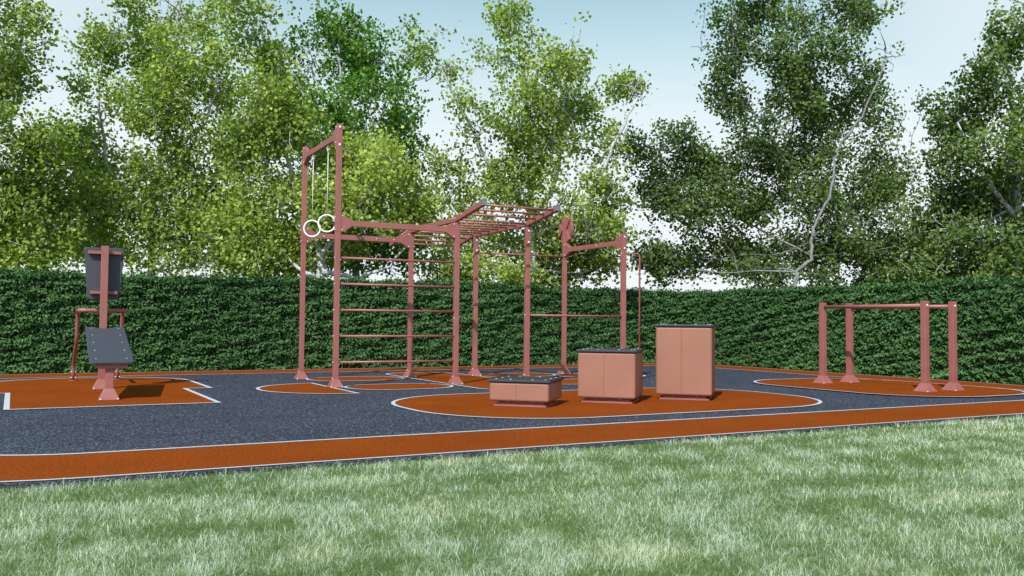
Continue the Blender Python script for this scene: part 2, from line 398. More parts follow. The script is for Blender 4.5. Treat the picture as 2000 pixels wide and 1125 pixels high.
# bolts in the faces of the posts
for z in (3.93, 3.66): share('bolt', BYL, (.0, -hw - .001, z), posts['a'])
for z in (3.93, 3.70): share('bolt', BYL, (.0, D - hw - .001, z), posts['b'])
for z in (2.565, 2.375): share('bolt', BX, (-hw - .004, .0, z), posts['a']); share('bolt', BX, (-hw - .004, D, z - .02), posts['b'])
for z in (2.53, 2.34): share('bolt', BYL, (X2 + .005, -hw - .001, z), posts['e']); share('bolt', BYL, (X2 + .005, D - hw - .001, z), posts['f'])
share('bolt', BX, (X2 - hw - .001, D, 2.30), posts['f'])
for z in (2.53, 2.33): share('bolt', BYL, (X3, -hw - .001, z), posts['g'])
share('bolt', BX, (X3 - hw - .001, 0, 2.24), posts['g']); share('bolt', BX, (X2 - hw - .001, 0, 1.123), posts['e'])
# ladder rungs between the first two front posts
for z in (1.952, 1.557, 1.163, .769, .375):
    b = MB(); b.tube([(hw - .004, 0, z), (X1 - hw + .004, 0, z)], .0175, 14); b.build('rung', PAINT, rig, smooth=True)
    share('bolt', BX, (-hw - .001, 0, z), posts['a'])
share('bolt', BX, (X1 - hw - .001, -.02, 1.06), posts['c'])
# pull-up bars between the right-hand posts
for (x0, y0, x1, y1, z) in ((X2, D, X3, D, 2.305), (X2, 0, X3, 0, 1.123)):
    b = MB(); b.tube([(x0 + hw - .004, y0, z), (x1 - hw + .004, y1, z)], .0175, 14); b.build('pull_up_bar', PAINT, rig, smooth=True)
# climbing pole and its arm
b = MB(); b.tube(bend([(X3 + hw - .004, 0, 2.245), (X3 + .35, 0, 2.245), (X3 + .35, 0, .0)], .07), .0165, 12); b.build('climbing_pole', PAINT, rig, smooth=True)
# monkey bar rails : flat part on the posts, rising towards the lawn, falling at the far end
RZ = 2.655
rail_pts = [(-1.0, RZ + .15), (0.0, RZ), (2.16, RZ - .01), (3.1, RZ - .175)]
def rail_z(y):
    for (a, za), (c, zc) in zip(rail_pts, rail_pts[1:]):
        if a <= y <= c: return za + (zc - za) * (y - a) / (c - a)
    return rail_pts[-1][1]
for i, X in enumerate((X1, X2)):
    h = .084; t = .07; up = [(y, z + h / 2) for y, z in rail_pts]; lo = [(y, z - h / 2) for y, z in rail_pts]
    b = MB(); n = len(up)
    v = []
    for xx in (X - t / 2, X + t / 2): v += [(xx, y, z) for y, z in up] + [(xx, y, z) for y, z in lo]
    f = []
    for k in range(n - 1):
        f += [(k, k + 1, n + k + 1, n + k), (2 * n + k, 3 * n + k, 3 * n + k + 1, 2 * n + k + 1), (k, 2 * n + k, 2 * n + k + 1, k + 1), (n + k, n + k + 1, 3 * n + k + 1, 3 * n + k)]
    f += [(0, n, 3 * n, 2 * n), (n - 1, 2 * n + n - 1, 3 * n + n - 1, 2 * n - 1)]
    b.add(v, f); rl = b.build('monkey_bar_rail', PAINT, rig, bevel=.005)
    c = MB(); M = Matrix.Rotation(-math.atan2(.15, 1.0), 3, 'X')
    c.box((X, -1.0 - .011, RZ + .1515), (t + .006, .026, h + .006), M); c.build('end_cap', CAPM, rl, bevel=.004)
    c = MB(); M = Matrix.Rotation(-math.atan2(.165, .94), 3, 'X')
    c.box((X, 3.1 + .011, RZ - .177), (t + .006, .026, h + .006), M); c.build('end_cap', CAPM, rl, bevel=.004)
    for y in (-.26, .0, .10, .2, 2.12, 2.2, 2.3, 2.42): share('bolt', BX, (X - t / 2 - .002, y, rail_z(y) + .012), rl)
for y in (-.9, -.62, -.34, .0, .35, .70, 1.05, 1.40, 1.75, 2.1, 2.42, 2.72, 3.0):
    b = MB(); z = rail_z(y) - .002; b.tube([(X1 + .031, y, z), (X2 - .031, y, z)], .0165, 12); b.build('monkey_bar_rung', PAINT, rig, smooth=True)
# round target at the head of the last rear post
tg = MB(); TR = .255; TZ = 2.842
oct_ = [(TR * math.cos(R(90 + 30 * k)), TR * math.sin(R(90 + 30 * k))) for k in range(12)]
xd = X3 + hw + .012
tg.prism(oct_, (xd, D, TZ), (0, 1, 0), (0, 0, 1), (1, 0, 0), .014)
# raised pieces on the plate, parted by open slots
def sector(a0, a1, r0, sgn):
    n = 5; pts = [(sgn * r0, 0)]
    pts += [(sgn * TR * .975 * math.cos(R(a0 + (a1 - a0) * k / n)), TR * .975 * math.sin(R(a0 + (a1 - a0) * k / n))) for k in range(n + 1)]
    return pts if sgn > 0 else list(reversed(pts))
for sgn in (1, -1): tg.prism(sector(-31, 31, .12, sgn), (xd - .007 - .020, D, TZ), (0, 1, 0), (0, 0, 1), (1, 0, 0), .040)
for zs in (1, -1):
    pts = [(TR * .975 * math.cos(R(a)), zs * TR * .975 * math.sin(R(a))) for a in (52, 71, 90, 109, 128)] + [(-.030, 0), (.030, 0)]
    if zs < 0: pts = list(reversed(pts))
    tg.prism(pts, (xd - .007 - .018, D, TZ), (0, 1, 0), (0, 0, 1), (1, 0, 0), .036)
tg.build('target_disc', PAINT, rig, bevel=.003)

# ------------------------------------------------------------------ gymnastic rings hanging from the top beam
cs, sn = math.cos(RY), math.sin(RY)
def RIG(x, y, z): return Vector((P0.x + x * cs - y * sn, P0.y + x * sn + y * cs, z))
for yy, zc, lab in ((1.494, 2.523, 'white gymnastic ring hanging lower left, nearer the rear tall post'), (.60, 2.526, 'white gymnastic ring hanging next to the front tall post')):
    o = thing('gymnastic_ring', RIG(0, yy, 0), 0, lab, 'gymnastic ring', 'gymnastic rings on the tall frame')
    top = 3.81 - .046
    b = MB(); nn = 40; r0 = .133
    yaw = .10
    pts = [(r0 * math.cos(2 * math.pi * k / nn) * math.cos(yaw), r0 * math.cos(2 * math.pi * k / nn) * math.sin(yaw), zc + r0 * math.sin(2 * math.pi * k / nn)) for k in range(nn)]
    v = []; k2 = 10
    for k in range(nn):
        a = 2 * math.pi * k / nn; rad = Vector((math.cos(a) * math.cos(yaw), math.cos(a) * math.sin(yaw), math.sin(a))); nr = Vector((-math.sin(yaw), math.cos(yaw), 0))
        for j in range(k2):
            bb = 2 * math.pi * j / k2; v.append(Vector(pts[k]) + .014 * (math.cos(bb) * rad + math.sin(bb) * nr))
    b.add(v, [(k * k2 + j, k * k2 + (j + 1) % k2, ((k + 1) % nn) * k2 + (j + 1) % k2, ((k + 1) % nn) * k2 + j) for k in range(nn) for j in range(k2)])
    b.build('ring', RINGM, o, smooth=True)
    b = MB(); b.tube([(0, 0, zc + r0 + .012), (0.0, 0, top - .11)], .0065, 8); b.build('rope', ROPEM, o, smooth=True)
    # eye bolt and shackle
    b = MB(); b.tube([(0, 0, top - .03), (0, 0, top)], .010, 8)
    for zc2, rx, rz, ax in ((top - .05, .022, .024, 0), (top - .09, .017, .036, 1)):
        v = []; n1 = 16; n2 = 6
        for k in range(n1):
            a = 2 * math.pi * k / n1; rad = Vector((math.cos(a), 0, math.sin(a))) if ax == 0 else Vector((0.35 * math.cos(a), math.cos(a) * .93, math.sin(a)))
            ctr = Vector((rad.x * rx, rad.y * rx, zc2 + math.sin(a) * rz)); nr = Vector((0, 1, 0)) if ax == 0 else Vector((.93, -.35, 0))
            for j in range(n2): bb = 2 * math.pi * j / n2; v.append(ctr + .006 * (math.cos(bb) * rad + math.sin(bb) * nr))
        b.add(v, [(k * n2 + j, k * n2 + (j + 1) % n2, ((k + 1) % n1) * n2 + (j + 1) % n2, ((k + 1) % n1) * n2 + j) for k in range(n1) for j in range(n2)])
    b.build('shackle', BOLT, o, smooth=True)

# ------------------------------------------------------------------ parallel bars
pb = thing('parallel_bars', (5.3771, 15.5473, 0), .4947, 'low red brown parallel bars on four posts at the right', 'parallel bars')
pw = .092; BW, BL, BH = .6583, 2.0066, 1.3907
for x in (0, BW):
    for y in (0, -BL):
        p = post(pb, x, y, BH, w=pw, ch=.123, cz=.13, bolts=False)
        share('bolt', BY, (x - .123 + .012, y - .123, .014), p); 
        if y < 0: share('bolt', BYL, (x, y - pw / 2, BH - .07), p)
    b = MB(); b.tube([(x, -pw / 2 + .004, BH - .075), (x, -BL + pw / 2 - .004, BH - .075)], .030, 18); b.build('bar', PAINT, pb, smooth=True)

# ------------------------------------------------------------------ jump boxes
BWD = .7316; BDP = .7295
def jump_box(x0, y0, h, label):
    o = thing('jump_box', (x0, y0, 0), -.2762, label, 'jump box', 'jump boxes in a row of rising height')
    z0, z1 = .060, h - .035
    b = MB()
    # body: two panels with a hair seam, rounded edges come from the bevel
    gap = .004; w2 = BWD / 2
    b.box((w2, BDP / 2, (z0 + z1) / 2), (BWD, BDP, z1 - z0))
    body = b.build('body', BOXM, o, bevel=.028, seg=4)
    s = MB(); s.box((w2 - .03, .001, (z0 + z1) / 2), (.005, .004, z1 - z0 - .05)); s.build('panel_seam', m_seam, body)
    s = MB(); s.box((w2, BDP / 2, z0 / 2 + .004), (BWD - .17, BDP - .17, z0 + .006)); pl = s.build('plinth', PAINT, o)
    s2 = MB(); fr = .012
    for (cx_, cy_, dx, dy) in ((w2, .055, BWD - .10, fr), (w2, BDP - .055, BWD - .10, fr), (.055, BDP / 2, fr, BDP - .10), (BWD - .055, BDP / 2, fr, BDP - .10)):
        s2.box((cx_, cy_ - .0 , .011), (dx + .012, dy + .012, .022))
    s2.build('base_rail', PAINT, pl)
    for xx in (.22, BWD - .2): share('bolt', BSM, (xx, .045, .055), pl)
    s = MB(); ov = .017
    s.box((w2, BDP / 2, h - .0175), (BWD + 2 * ov, BDP + 2 * ov, .033)); lid = s.build('lid', LIDM, o, bevel=.009, seg=3)
    for (a, c) in ((.06, .09), (.06, .36), (.06, .63), (.25, .06), (.52, .06), (BWD - .06, .09), (BWD - .06, .36), (BWD - .06, .63), (.2, BDP - .06), (.46, BDP - .06)):
        share('bolt', BZ, (a, c, h - .001), lid)
    return o
m_seam = m_plain('seam_shadow_gap', (.16, .06, .045), .8)
jump_box(-.2622, 10.7962, .2848 + .036, 'lowest of the three salmon coloured jump boxes, with bolted black top')
jump_box(.8346, 11.3727, .6343 + .036, 'middle salmon jump box of medium height between the low and the tall one')
jump_box(1.9156, 11.9566, .9662 + .031, 'tallest upright salmon jump box at the right end of the row')

# ------------------------------------------------------------------ exercise bench
bo = W(-3.16, 0)
be = thing('exercise_bench', (bo.x, bo.y, 0), TH - .035, 'inclined exercise bench with grey seat board and upright back board on a red brown frame', 'exercise bench')
def cpost(name, x, y, z0, z1, w, ch, cz, parent):
    b = MB(); b.box((x, y, (z0 + z1) / 2), (w, w, z1 - z0)); p = b.build(name, PAINT, parent, bevel=.006)
    c = MB(); c.frustum((x, y), ch, w / 2 + .006, 0, cz, lip=.008); f = c.build('footing', PAINT, p, bevel=.004)
    share('bolt', BY, (x - ch + .02, y - ch, .014), p); share('bolt', BY, (x + ch - .02, y - ch, .014), p)
    return p
cpost('front_post', .0, -.97, .01, .40, .095, .118, .14, be)
cpost('back_post', .0, .93, .01, 2.035, .097, .118, .14, be)
# seat board : rises from the front to the back, notched round the post
sy0, sz0, sy1, sz1 = -1.10, .455, .92, .865
sl = math.hypot(sy1 - sy0, sz1 - sz0); U = Vector((0, (sy1 - sy0) / sl, (sz1 - sz0) / sl)); NN = Vector((0, -U.z, U.y)); hwid = .253
def rc(poly, rad, n=5):
    out = []
    for i in range(len(poly)):
        a, p, c, r = Vector(poly[i - 1]), Vector(poly[i]), Vector(poly[(i + 1) % len(poly)]), rad[i] if isinstance(rad, (list, tuple)) else rad
        if r <= 0: out.append(tuple(p)); continue
        p0 = p + (a - p).normalized() * r; p1 = p + (c - p).normalized() * r
        for k in range(n + 1): t = k / n; out.append(tuple((1 - t) ** 2 * p0 + 2 * t * (1 - t) * p + t * t * p1))
    return out
poly = rc([(-hwid, 0), (hwid, 0), (hwid, sl), (.13, sl), (.085, sl - .10), (-.085, sl - .10), (-.13, sl), (-hwid, sl)], [.05, .05, .03, .03, .03, .03, .03, .03])
b = MB(); b.prism(poly, (.02, sy0, sz0), (1, 0, 0), U, NN, .036); seat = b.build('seat', PADM, be, bevel=.008, seg=3)
Qs = Matrix((Vector((1, 0, 0)), U, NN)).transposed()
for a in (-.175, .175):
    for k in range(5):
        p = Vector((a + .02, sy0, sz0)) + U * (.16 + k * (sl - .26) / 4) + NN * .0185
        o = share('bolt', BSEAT, p, seat); o.rotation_euler = Qs.to_euler()
b = MB(); b.prism([(-.165, -.035), (.165, -.035), (.20, .03), (-.20, .03)], Vector((.02, sy0 + .07, sz0 - .035)) , (1, 0, 0), (0, 0, 1), (0, 1, 0), .05)
b.prism([(0.06, -.035), (sl - .12, -.035), (sl - .12, .035), (.06, .035)], Vector((0, sy0, sz0)) - NN * .055, U, NN, (1, 0, 0), .09)
b.build('seat_frame', PAINT, be, bevel=.004)
# back board with its two battens
b = MB(); poly = rc([(-.21, 1.27), (.205, 1.27), (.27, 2.02), (-.27, 2.02)], .05)
b.prism(poly, (0, 1.065, 0), (1, 0, 0), (0, 0, 1), (0, 1, 0), .036); b.build('backrest', PADM, be, bevel=.009, seg=3)
for z, hl in ((1.945, .218), (1.372, .18)):
    b = MB(); b.box((0, 1.011, z), (2 * hl, .07, .042)); b.build('batten', PAINT, be, bevel=.003)
# tubular hand rail: bar behind the post, bent back on both sides and down to the floor
b = MB(); pts = [(-.325, 2.93, 0), (-.325, 2.90, .26), (-.305, 2.25, .66), (-.305, 2.1, 1.115), (-.305, 1.2, 1.115), (.325, 1.2, 1.115), (.325, 2.1, 1.115), (.325, 2.25, .66), (.325, 2.90, .26), (.325, 2.93, 0)]
b.tube(bend(pts, .10, 8), .030, 14); hr = b.build('handrail', PAINT, be, smooth=True)
for sx in (-1, 1):
    for z in (.05, .14):
        for dx in (-.03, .03): share('bolt', BY, (sx * .325 + dx, 2.905, z), hr)
    b = MB(); b.tube([(sx * .325, 2.93, .002), (sx * .325, 2.93, .012)], .06, 18); b.build('base_flange', PAINT, hr)

# ------------------------------------------------------------------ foliage helpers
def leaf_object(name, P, A, Nn, Ln, Wd, tint, m, parent=None, fold=.18, hexa=True):
    """P centre, A axis, Nn normal (all k x 3), sizes -> one mesh of folded leaves"""
    k = len(P); A = A / np.linalg.norm(A, axis=1, keepdims=True); B = np.cross(Nn, A); B /= np.linalg.norm(B, axis=1, keepdims=True) + 1e-9; C = np.cross(A, B)
    l = Ln[:, None]; w = Wd[:, None]
    base = P - A * l * .5; tip = P + A * l * .5 - C * l * .08
    r1 = P - A * l * .2 + B * w * .46 + C * w * fold; r2 = P + A * l * .22 + B * w * .44 + C * w * fold
    l1 = P - A * l * .2 - B * w * .46 + C * w * fold; l2 = P + A * l * .22 - B * w * .44 + C * w * fold
    V = np.stack([base, r1, r2, tip, l2, l1], 1).reshape(-1, 3).astype(np.float32)
    F = (np.arange(k)[:, None, None] * 6 + np.array([[0, 1, 2, 3], [0, 3, 4, 5]])[None]).reshape(-1, 4).astype(np.int32)
    me = bpy.data.meshes.new(name); me.vertices.add(len(V)); me.vertices.foreach_set('co', V.ravel())
    me.loops.add(F.size); me.loops.foreach_set('vertex_index', F.ravel()); me.polygons.add(len(F)); me.polygons.foreach_set('loop_start', np.arange(0, F.size, 4, dtype=np.int32))
    me.update(); at = me.attributes.new('tint', 'FLOAT', 'FACE'); at.data.foreach_set('value', np.repeat(tint, 2).astype(np.float32))
    me.materials.append(m); me.validate(); o = bpy.data.objects.new(name, me); COL.objects.link(o)
    if parent: o.parent = parent
    return o
def vnoise(P, sc_, seed=0):
    r = np.random.RandomState(seed); v = np.zeros(len(P))
    for _ in range(6):
        k = r.normal(size=3); k = k / np.linalg.norm(k) * sc_ * r.uniform(.5, 1.7); v += np.sin(P @ k + r.uniform(0, 6.28))
    return v / 3.0
def unit(k): v = rs.normal(size=(k, 3)); return v / np.linalg.norm(v, axis=1, keepdims=True)

# ------------------------------------------------------------------ hedge (one continuous clipped hedge round the corner)
HB = m_leaf('hedge_leaf', [(0, (.029, .078, .026)), (.45, (.061, .140, .046)), (.8, (.098, .205, .068)), (1, (.15, .27, .09))], .6, .12, .2, (1, 1.2, .6))
HCORE = m_plain('hedge_core_shade', (.012, .020, .010), .9)  # near-black colour paints in the shade inside the hedge
HT = 5.28; HS = 11.16; HH = 1.785; HD = 1.1
core = MB()
def wbox(s0, s1, t0, t1, z0, z1):
    v = [W(s, t, z) for z in (z0, z1) for t in (t0, t1) for s in (s0, s1)]
    core.add(v, [(0, 2, 3, 1), (4, 5, 7, 6), (0, 1, 5, 4), (2, 6, 7, 3), (0, 4, 6, 2), (1, 3, 7, 5)])
wbox(-15, HS + HD, HT + .16, HT + HD - .1, 0, HH - .07); wbox(HS + .16, HS + HD - .1, -12, HT + .155, 0, HH - .07)
hedge = thing('hedge', W(HS, HT), 0, 'dense clipped dark green hedge running along two sides of the court', 'hedge')
hc = core.build('dark_core', HCORE); hc.parent = hedge; hc.matrix_parent_inverse = Matrix.Translation(-Vector(hedge.location))  # solid dark boxes added behind the leaves, no modelled branches
def hedge_leaves():
    Ps = []; Ns = []
    def area(n, fs, ft, fz, nrm):
        s, t, z = fs(n), ft(n), fz(n)
        Ps.append(np.stack([P0.x + E1.x * s + E2.x * t, P0.y + E1.y * s + E2.y * t, z], 1)); Ns.append(np.tile(np.array(nrm), (n, 1)))
    u = lambda a, b: (lambda n: rs.uniform(a, b, n))
    n2 = -E2; n1 = -E1
    area(90000, u(-9.5, HS + .1), u(HT, HT + .14), lambda n: rs.uniform(.0, HH, n), tuple(n2))
    area(80000, u(HS, HS + .14), u(-8.0, HT), lambda n: rs.uniform(.0, HH, n), tuple(n1))
    area(30000, u(-9.5, HS + HD), u(HT, HT + HD), lambda n: HH + rs.uniform(-.09, .04, n), (0, 0, 1))
    area(22000, u(HS, HS + HD), u(-8.0, HT), lambda n: HH + rs.uniform(-.09, .04, n), (0, 0, 1))
    area(7000, u(-9.5, HS + HD), u(HT + HD - .1, HT + HD), lambda n: rs.uniform(.0, HH, n), tuple(E2))
    area(5000, u(HS + HD - .1, HS + HD), u(-8, HT + HD), lambda n: rs.uniform(.0, HH, n), tuple(E1))
    P = np.concatenate(Ps); Nr = np.concatenate(Ns); k = len(P)
    lump = vnoise(P * np.array([1, 1, 2.0]), 11, 3) * .65 + vnoise(P * np.array([.9, .9, 2.1]), 20, 4) * .75 + vnoise(P, 2.2, 5) * .25
    P = P + Nr * (lump * .06)[:, None]
    sP = (P[:, 0] - P0.x) * E1.x + (P[:, 1] - P0.y) * E1.y
    P[:, 2] += np.clip(P[:, 2] / HH, 0, 1) * (.075 * np.exp(-((sP - 3.5) / 5.5) ** 2) + .02 * vnoise(P * np.array([1, 1, 0]), 2.5, 77))
    rim = (Nr[:, 2] < .5) & (P[:, 2] > HH - .12); P[rim] -= Nr[rim] * .06
    side = Nr[:, 2] < .5
    # round the shoulders and stray shoots at the top
    st = (rs.rand(k) < .045) & (P[:, 2] > HH - .08); P[st, 2] += rs.uniform(.02, .075, st.sum())
    A = unit(k) * .75 + Nr * .55 + np.array([0, 0, -.25]) ; A[~side] = (unit(k) * .8 + np.array([0, 0, .45]))[~side]
    Nn = Nr * .8 + np.array([0, -.1, .75]) + unit(k) * .45
    Ln = rs.uniform(.045, .09, k); Wd = Ln * rs.uniform(.38, .55, k)
    low = np.clip((.35 - P[:, 2]) / .35, 0, 1)
    tint = np.clip(.42 + .16 * rs.normal(size=k) + .10 * vnoise(P, 1.3, 8) + .12 * lump + low * .2 * (rs.rand(k) < .5), 0, 1)
    P = P - np.array(hedge.location)
    leaf_object('foliage', P, A, Nn, Ln, Wd, tint, HB, hedge)
hedge_leaves()

# ------------------------------------------------------------------ trees behind the hedge
def tree(name, label, base, limbs, clumps, m, nleaf, lsize, trunk_r, seed, tint0=.5, group='trees behind the hedge', airy=0., spread=.17, bark=None):
    """base: trunk foot (world); limbs: polylines relative to base with radii; clumps: (x,y,z, rx,ry,rz, weight) relative to base"""
    r = np.random.RandomState(seed)
    o = thing(name, base, 0, label, 'tree', group)
    w = MB()
    nodes = []
    for pts, r0, r1 in limbs:
        P = [Vector(p) for p in pts]; q = []
        for i in range(len(P) - 1):
            nsub = 5
            for k in range(nsub):
                t = k / nsub; v = P[i].lerp(P[i + 1], t); j = .022 * (0 if (i == 0 and k == 0) else 1); q.append(v + Vector((r.normal() * j, r.normal() * j, r.normal() * j * .5)))
        q.append(P[-1]); rad = [r0 + (r1 - r0) * i / (len(q) - 1) for i in range(len(q))]
        if pts[0] == (0, 0, 0) or len(nodes) == 0:
            rad[0] *= 1.35; q[0].z -= .15
        w.tube(q, rad, 9); nodes += [(v, rr) for v, rr in zip(q, rad)]
    nodes_np = np.array([tuple(v) for v, _ in nodes]); nr = np.array([q for _, q in nodes])
    wt = np.array([c[6] * c[3] * c[5] for c in clumps]); wt = wt / wt.sum()
    tw = MB(); skel = [nodes_np]; skr = [nr]
    for c, ww in zip(clumps, wt):
        C = np.array(c[:3]); rad = np.array(c[3:6])
        dist = np.linalg.norm(nodes_np - C, axis=1) + np.where(nodes_np[:, 2] > C[2] + .1, 1.5, 0); i = int(np.argmin(dist)); s0 = nodes_np[i]
        mid = (s0 + C) / 2 + r.normal(size=3) * .22 + np.array([0, 0, -.12]); E_ = C + (C - s0) / (np.linalg.norm(C - s0) + .1) * rad.mean() * .6
        rr0 = min(nr[i] * .55, .030 + .008 * np.mean(rad))
        br = np.array([(1 - t) ** 2 * s0 + 2 * t * (1 - t) * mid + t * t * E_ + (r.normal(size=3) * .035 if 0 < t < 1 else 0) for t in np.linspace(0, 1, 9)])
        w.tube([Vector(x) for x in br], list(np.linspace(rr0, .009, 9)), 6); skel.append(br); skr.append(np.linspace(rr0, .009, 9))
        for _ in range(4):
            k0 = r.randint(2, 7); d_ = r.normal(size=3) * np.array([1, .6, .9]) + np.array([0, -.45, .25]); d_ /= np.linalg.norm(d_); L0 = rad.mean() * r.uniform(.6, 1.1)
            p = [br[k0] + d_ * L0 * t + np.array([0, 0, .12 * L0 * t * t]) + (r.normal(size=3) * .05 if t > 0 else 0) for t in (0, .3, .6, 1)]
            w.tube([Vector(x) for x in p], [.017, .014, .010, .005], 5); skel.append(np.array(p)); skr.append(np.full(4, .01))
    skel = np.concatenate(skel)
    ntw = int(nleaf / 17); ci = r.choice(len(clumps), size=ntw * 2, p=wt); cc = np.array([c[:6] for c in clumps])[ci]
    u = r.normal(size=(len(ci), 3)); u /= np.linalg.norm(u, axis=1, keepdims=True); rr = np.cbrt(r.rand(len(ci))) * r.uniform(.85, 1.38, len(ci))
    Q = cc[:, :3] + u * cc[:, 3:6] * rr[:, None]
    gap = vnoise(Q, 3.1, seed + 50) * .8 + vnoise(Q * np.array([1, .6, 1.2]), 6.5, seed + 60) * .7 - airy + (Q[:, 2] < 3.2) * .35 - np.clip(Q[:, 2] - 5.5, 0, 5) * .09
    Q = Q[gap > -.35 + r.normal(0, .25, len(Q))][:ntw]; ntw = len(Q)
    zc = np.clip(Q[:, 2] - 1.4, 1.2, None); ax = np.stack([Q[:, 0] * .35, Q[:, 1] * 0, zc], 1)
    dv = Q - ax; dv /= np.linalg.norm(dv, axis=1, keepdims=True) + 1e-6; dv = dv + r.normal(size=Q.shape) * .65 + np.array([0, -.1, .05]); dv /= np.linalg.norm(dv, axis=1, keepdims=True)
    tl = r.uniform(.25, .62, ntw)
    for j in range(ntw):
        if j % 3 == 0:
            p0 = Q[j] - dv[j] * tl[j] * .7; p1 = Q[j] + dv[j] * tl[j] * .5
            ds = np.linalg.norm(skel - p0, axis=1); i = int(np.argmin(ds))
            if j % 9 == 0 or ds[i] > .6:
                q0 = skel[i]; mdl = (q0 + p0) / 2 + r.normal(size=3) * .06
                tw.tube([Vector(q0), Vector(mdl), Vector(p0), Vector(Q[j]), Vector(p1)], [.009, .008, .0065, .005, .003], 4, caps=False)
            else: tw.tube([Vector(p0), Vector(Q[j] + r.normal(size=3) * .02), Vector(p1)], [.0065, .005, .003], 4, caps=False)
    m_ = 17; a = r.uniform(-.7, .62, (ntw, m_, 1)); sp = spread * r.uniform(.45, .95, (ntw, 1, 1))
    PP = [(Q[:, None] + dv[:, None] * (tl[:, None, None] * a) + r.normal(size=(ntw, m_, 3)) * sp * np.array([1, 1, .8])).reshape(-1, 3)]
    AA = [(r.normal(size=(ntw, m_, 3)) * .8 + dv[:, None] * .4 + np.array([0, 0, -.35])).reshape(-1, 3)]; NN_ = [r.normal(size=(ntw * m_, 3)) * .62 + np.array([-.15, -.55, .55])]
    w.build('trunk', bark or BARK, o, smooth=True); tw.build('twigs', bark or BARK, o)
    P = np.concatenate(PP); A = np.concatenate(AA); Nn = np.concatenate(NN_); k = len(P)
    ok = P[:, 2] > 1.0; P, A, Nn = P[ok], A[ok], Nn[ok]; k = len(P)
    Ln = r.uniform(.8, 1.2, k) * lsize; Wd = Ln * r.uniform(.75, .98, k)
    tint = np.clip(tint0 + .17 * r.normal(size=k) + .14 * vnoise(P, 1.6, seed), 0, 1)
    leaf_object('crown', P, A, Nn, Ln, Wd, tint, m, o, fold=.14)
    return o
LY = m_leaf('yellow_green_leaf', [(0, (.09, .15, .030)), (.45, (.235, .32, .065)), (.8, (.44, .52, .115)), (1, (.60, .66, .19))], .5, .42, .25, (1.0, 1.2, .5))
LG = m_leaf('bright_green_leaf', [(0, (.034, .09, .014)), (.5, (.105, .22, .028)), (.85, (.21, .37, .05)), (1, (.30, .47, .08))], .45, .38, .3, (1, 1.3, .4))
LD = m_leaf('olive_dark_leaf', [(0, (.042, .078, .024)), (.5, (.105, .17, .045)), (.85, (.18, .26, .065)), (1, (.28, .34, .08))], .5, .36, .25, (1.1, 1.2, .4))
tree('tree', 'leafy yellow green tree cut off by the left edge of the view', (-12.25, 20.5, 0), [([(0, 0, 0), (0.01, 0, 2.63), (0.03, 0.34, 4.82), (0.5, -0.17, 6.85), (0.42, 0.21, 8.04)], 0.13, 0.02), ([(-0.15, 0.26, 2.66), (1.04, 0.3, 3.86), (1.94, -0.35, 4.71)], 0.065, 0.02), ([(0.14, -0.02, 4.16), (-0.95, 0.34, 5.77)], 0.065, 0.02)],
     [(1.08, -0.61, 7.5, 0.68, 0.81, 0.79, 1.0), (-0.62, 0.92, 6.75, 0.98, 1.07, 0.98, 1.0), (0.5, 0.58, 6.76, 0.6, 0.66, 0.6, 1.0), (0.94, -0.69, 5.14, 0.79, 0.81, 0.68, 1.0), (1.14, -0.13, 4.28, 0.87, 0.86, 0.7, 1.0), (0.77, -0.5, 3.34, 1.03, 1.0, 0.8, 1.0), (1.33, 0.28, 3.12, 0.83, 0.85, 0.71, 1.0), (1.22, -0.52, 2.44, 1.02, 0.85, 0.51, 1.0), (1.77, -0.38, 4.91, 0.57, 0.6, 0.52, 1.0), (-1.05, 1.02, 8.15, 0.74, 0.81, 0.74, 1.0), (-0.03, -1.05, 4.5, 0.89, 0.98, 0.89, 1.0), (-1.08, 0.61, 3.14, 0.96, 0.93, 0.72, 1.0), (0.65, -1.1, 8.35, 0.66, 0.67, 0.55, 1.0)],
     LY, 28174, 0.088, 0.13, 31, tint0=0.46, airy=0.0)
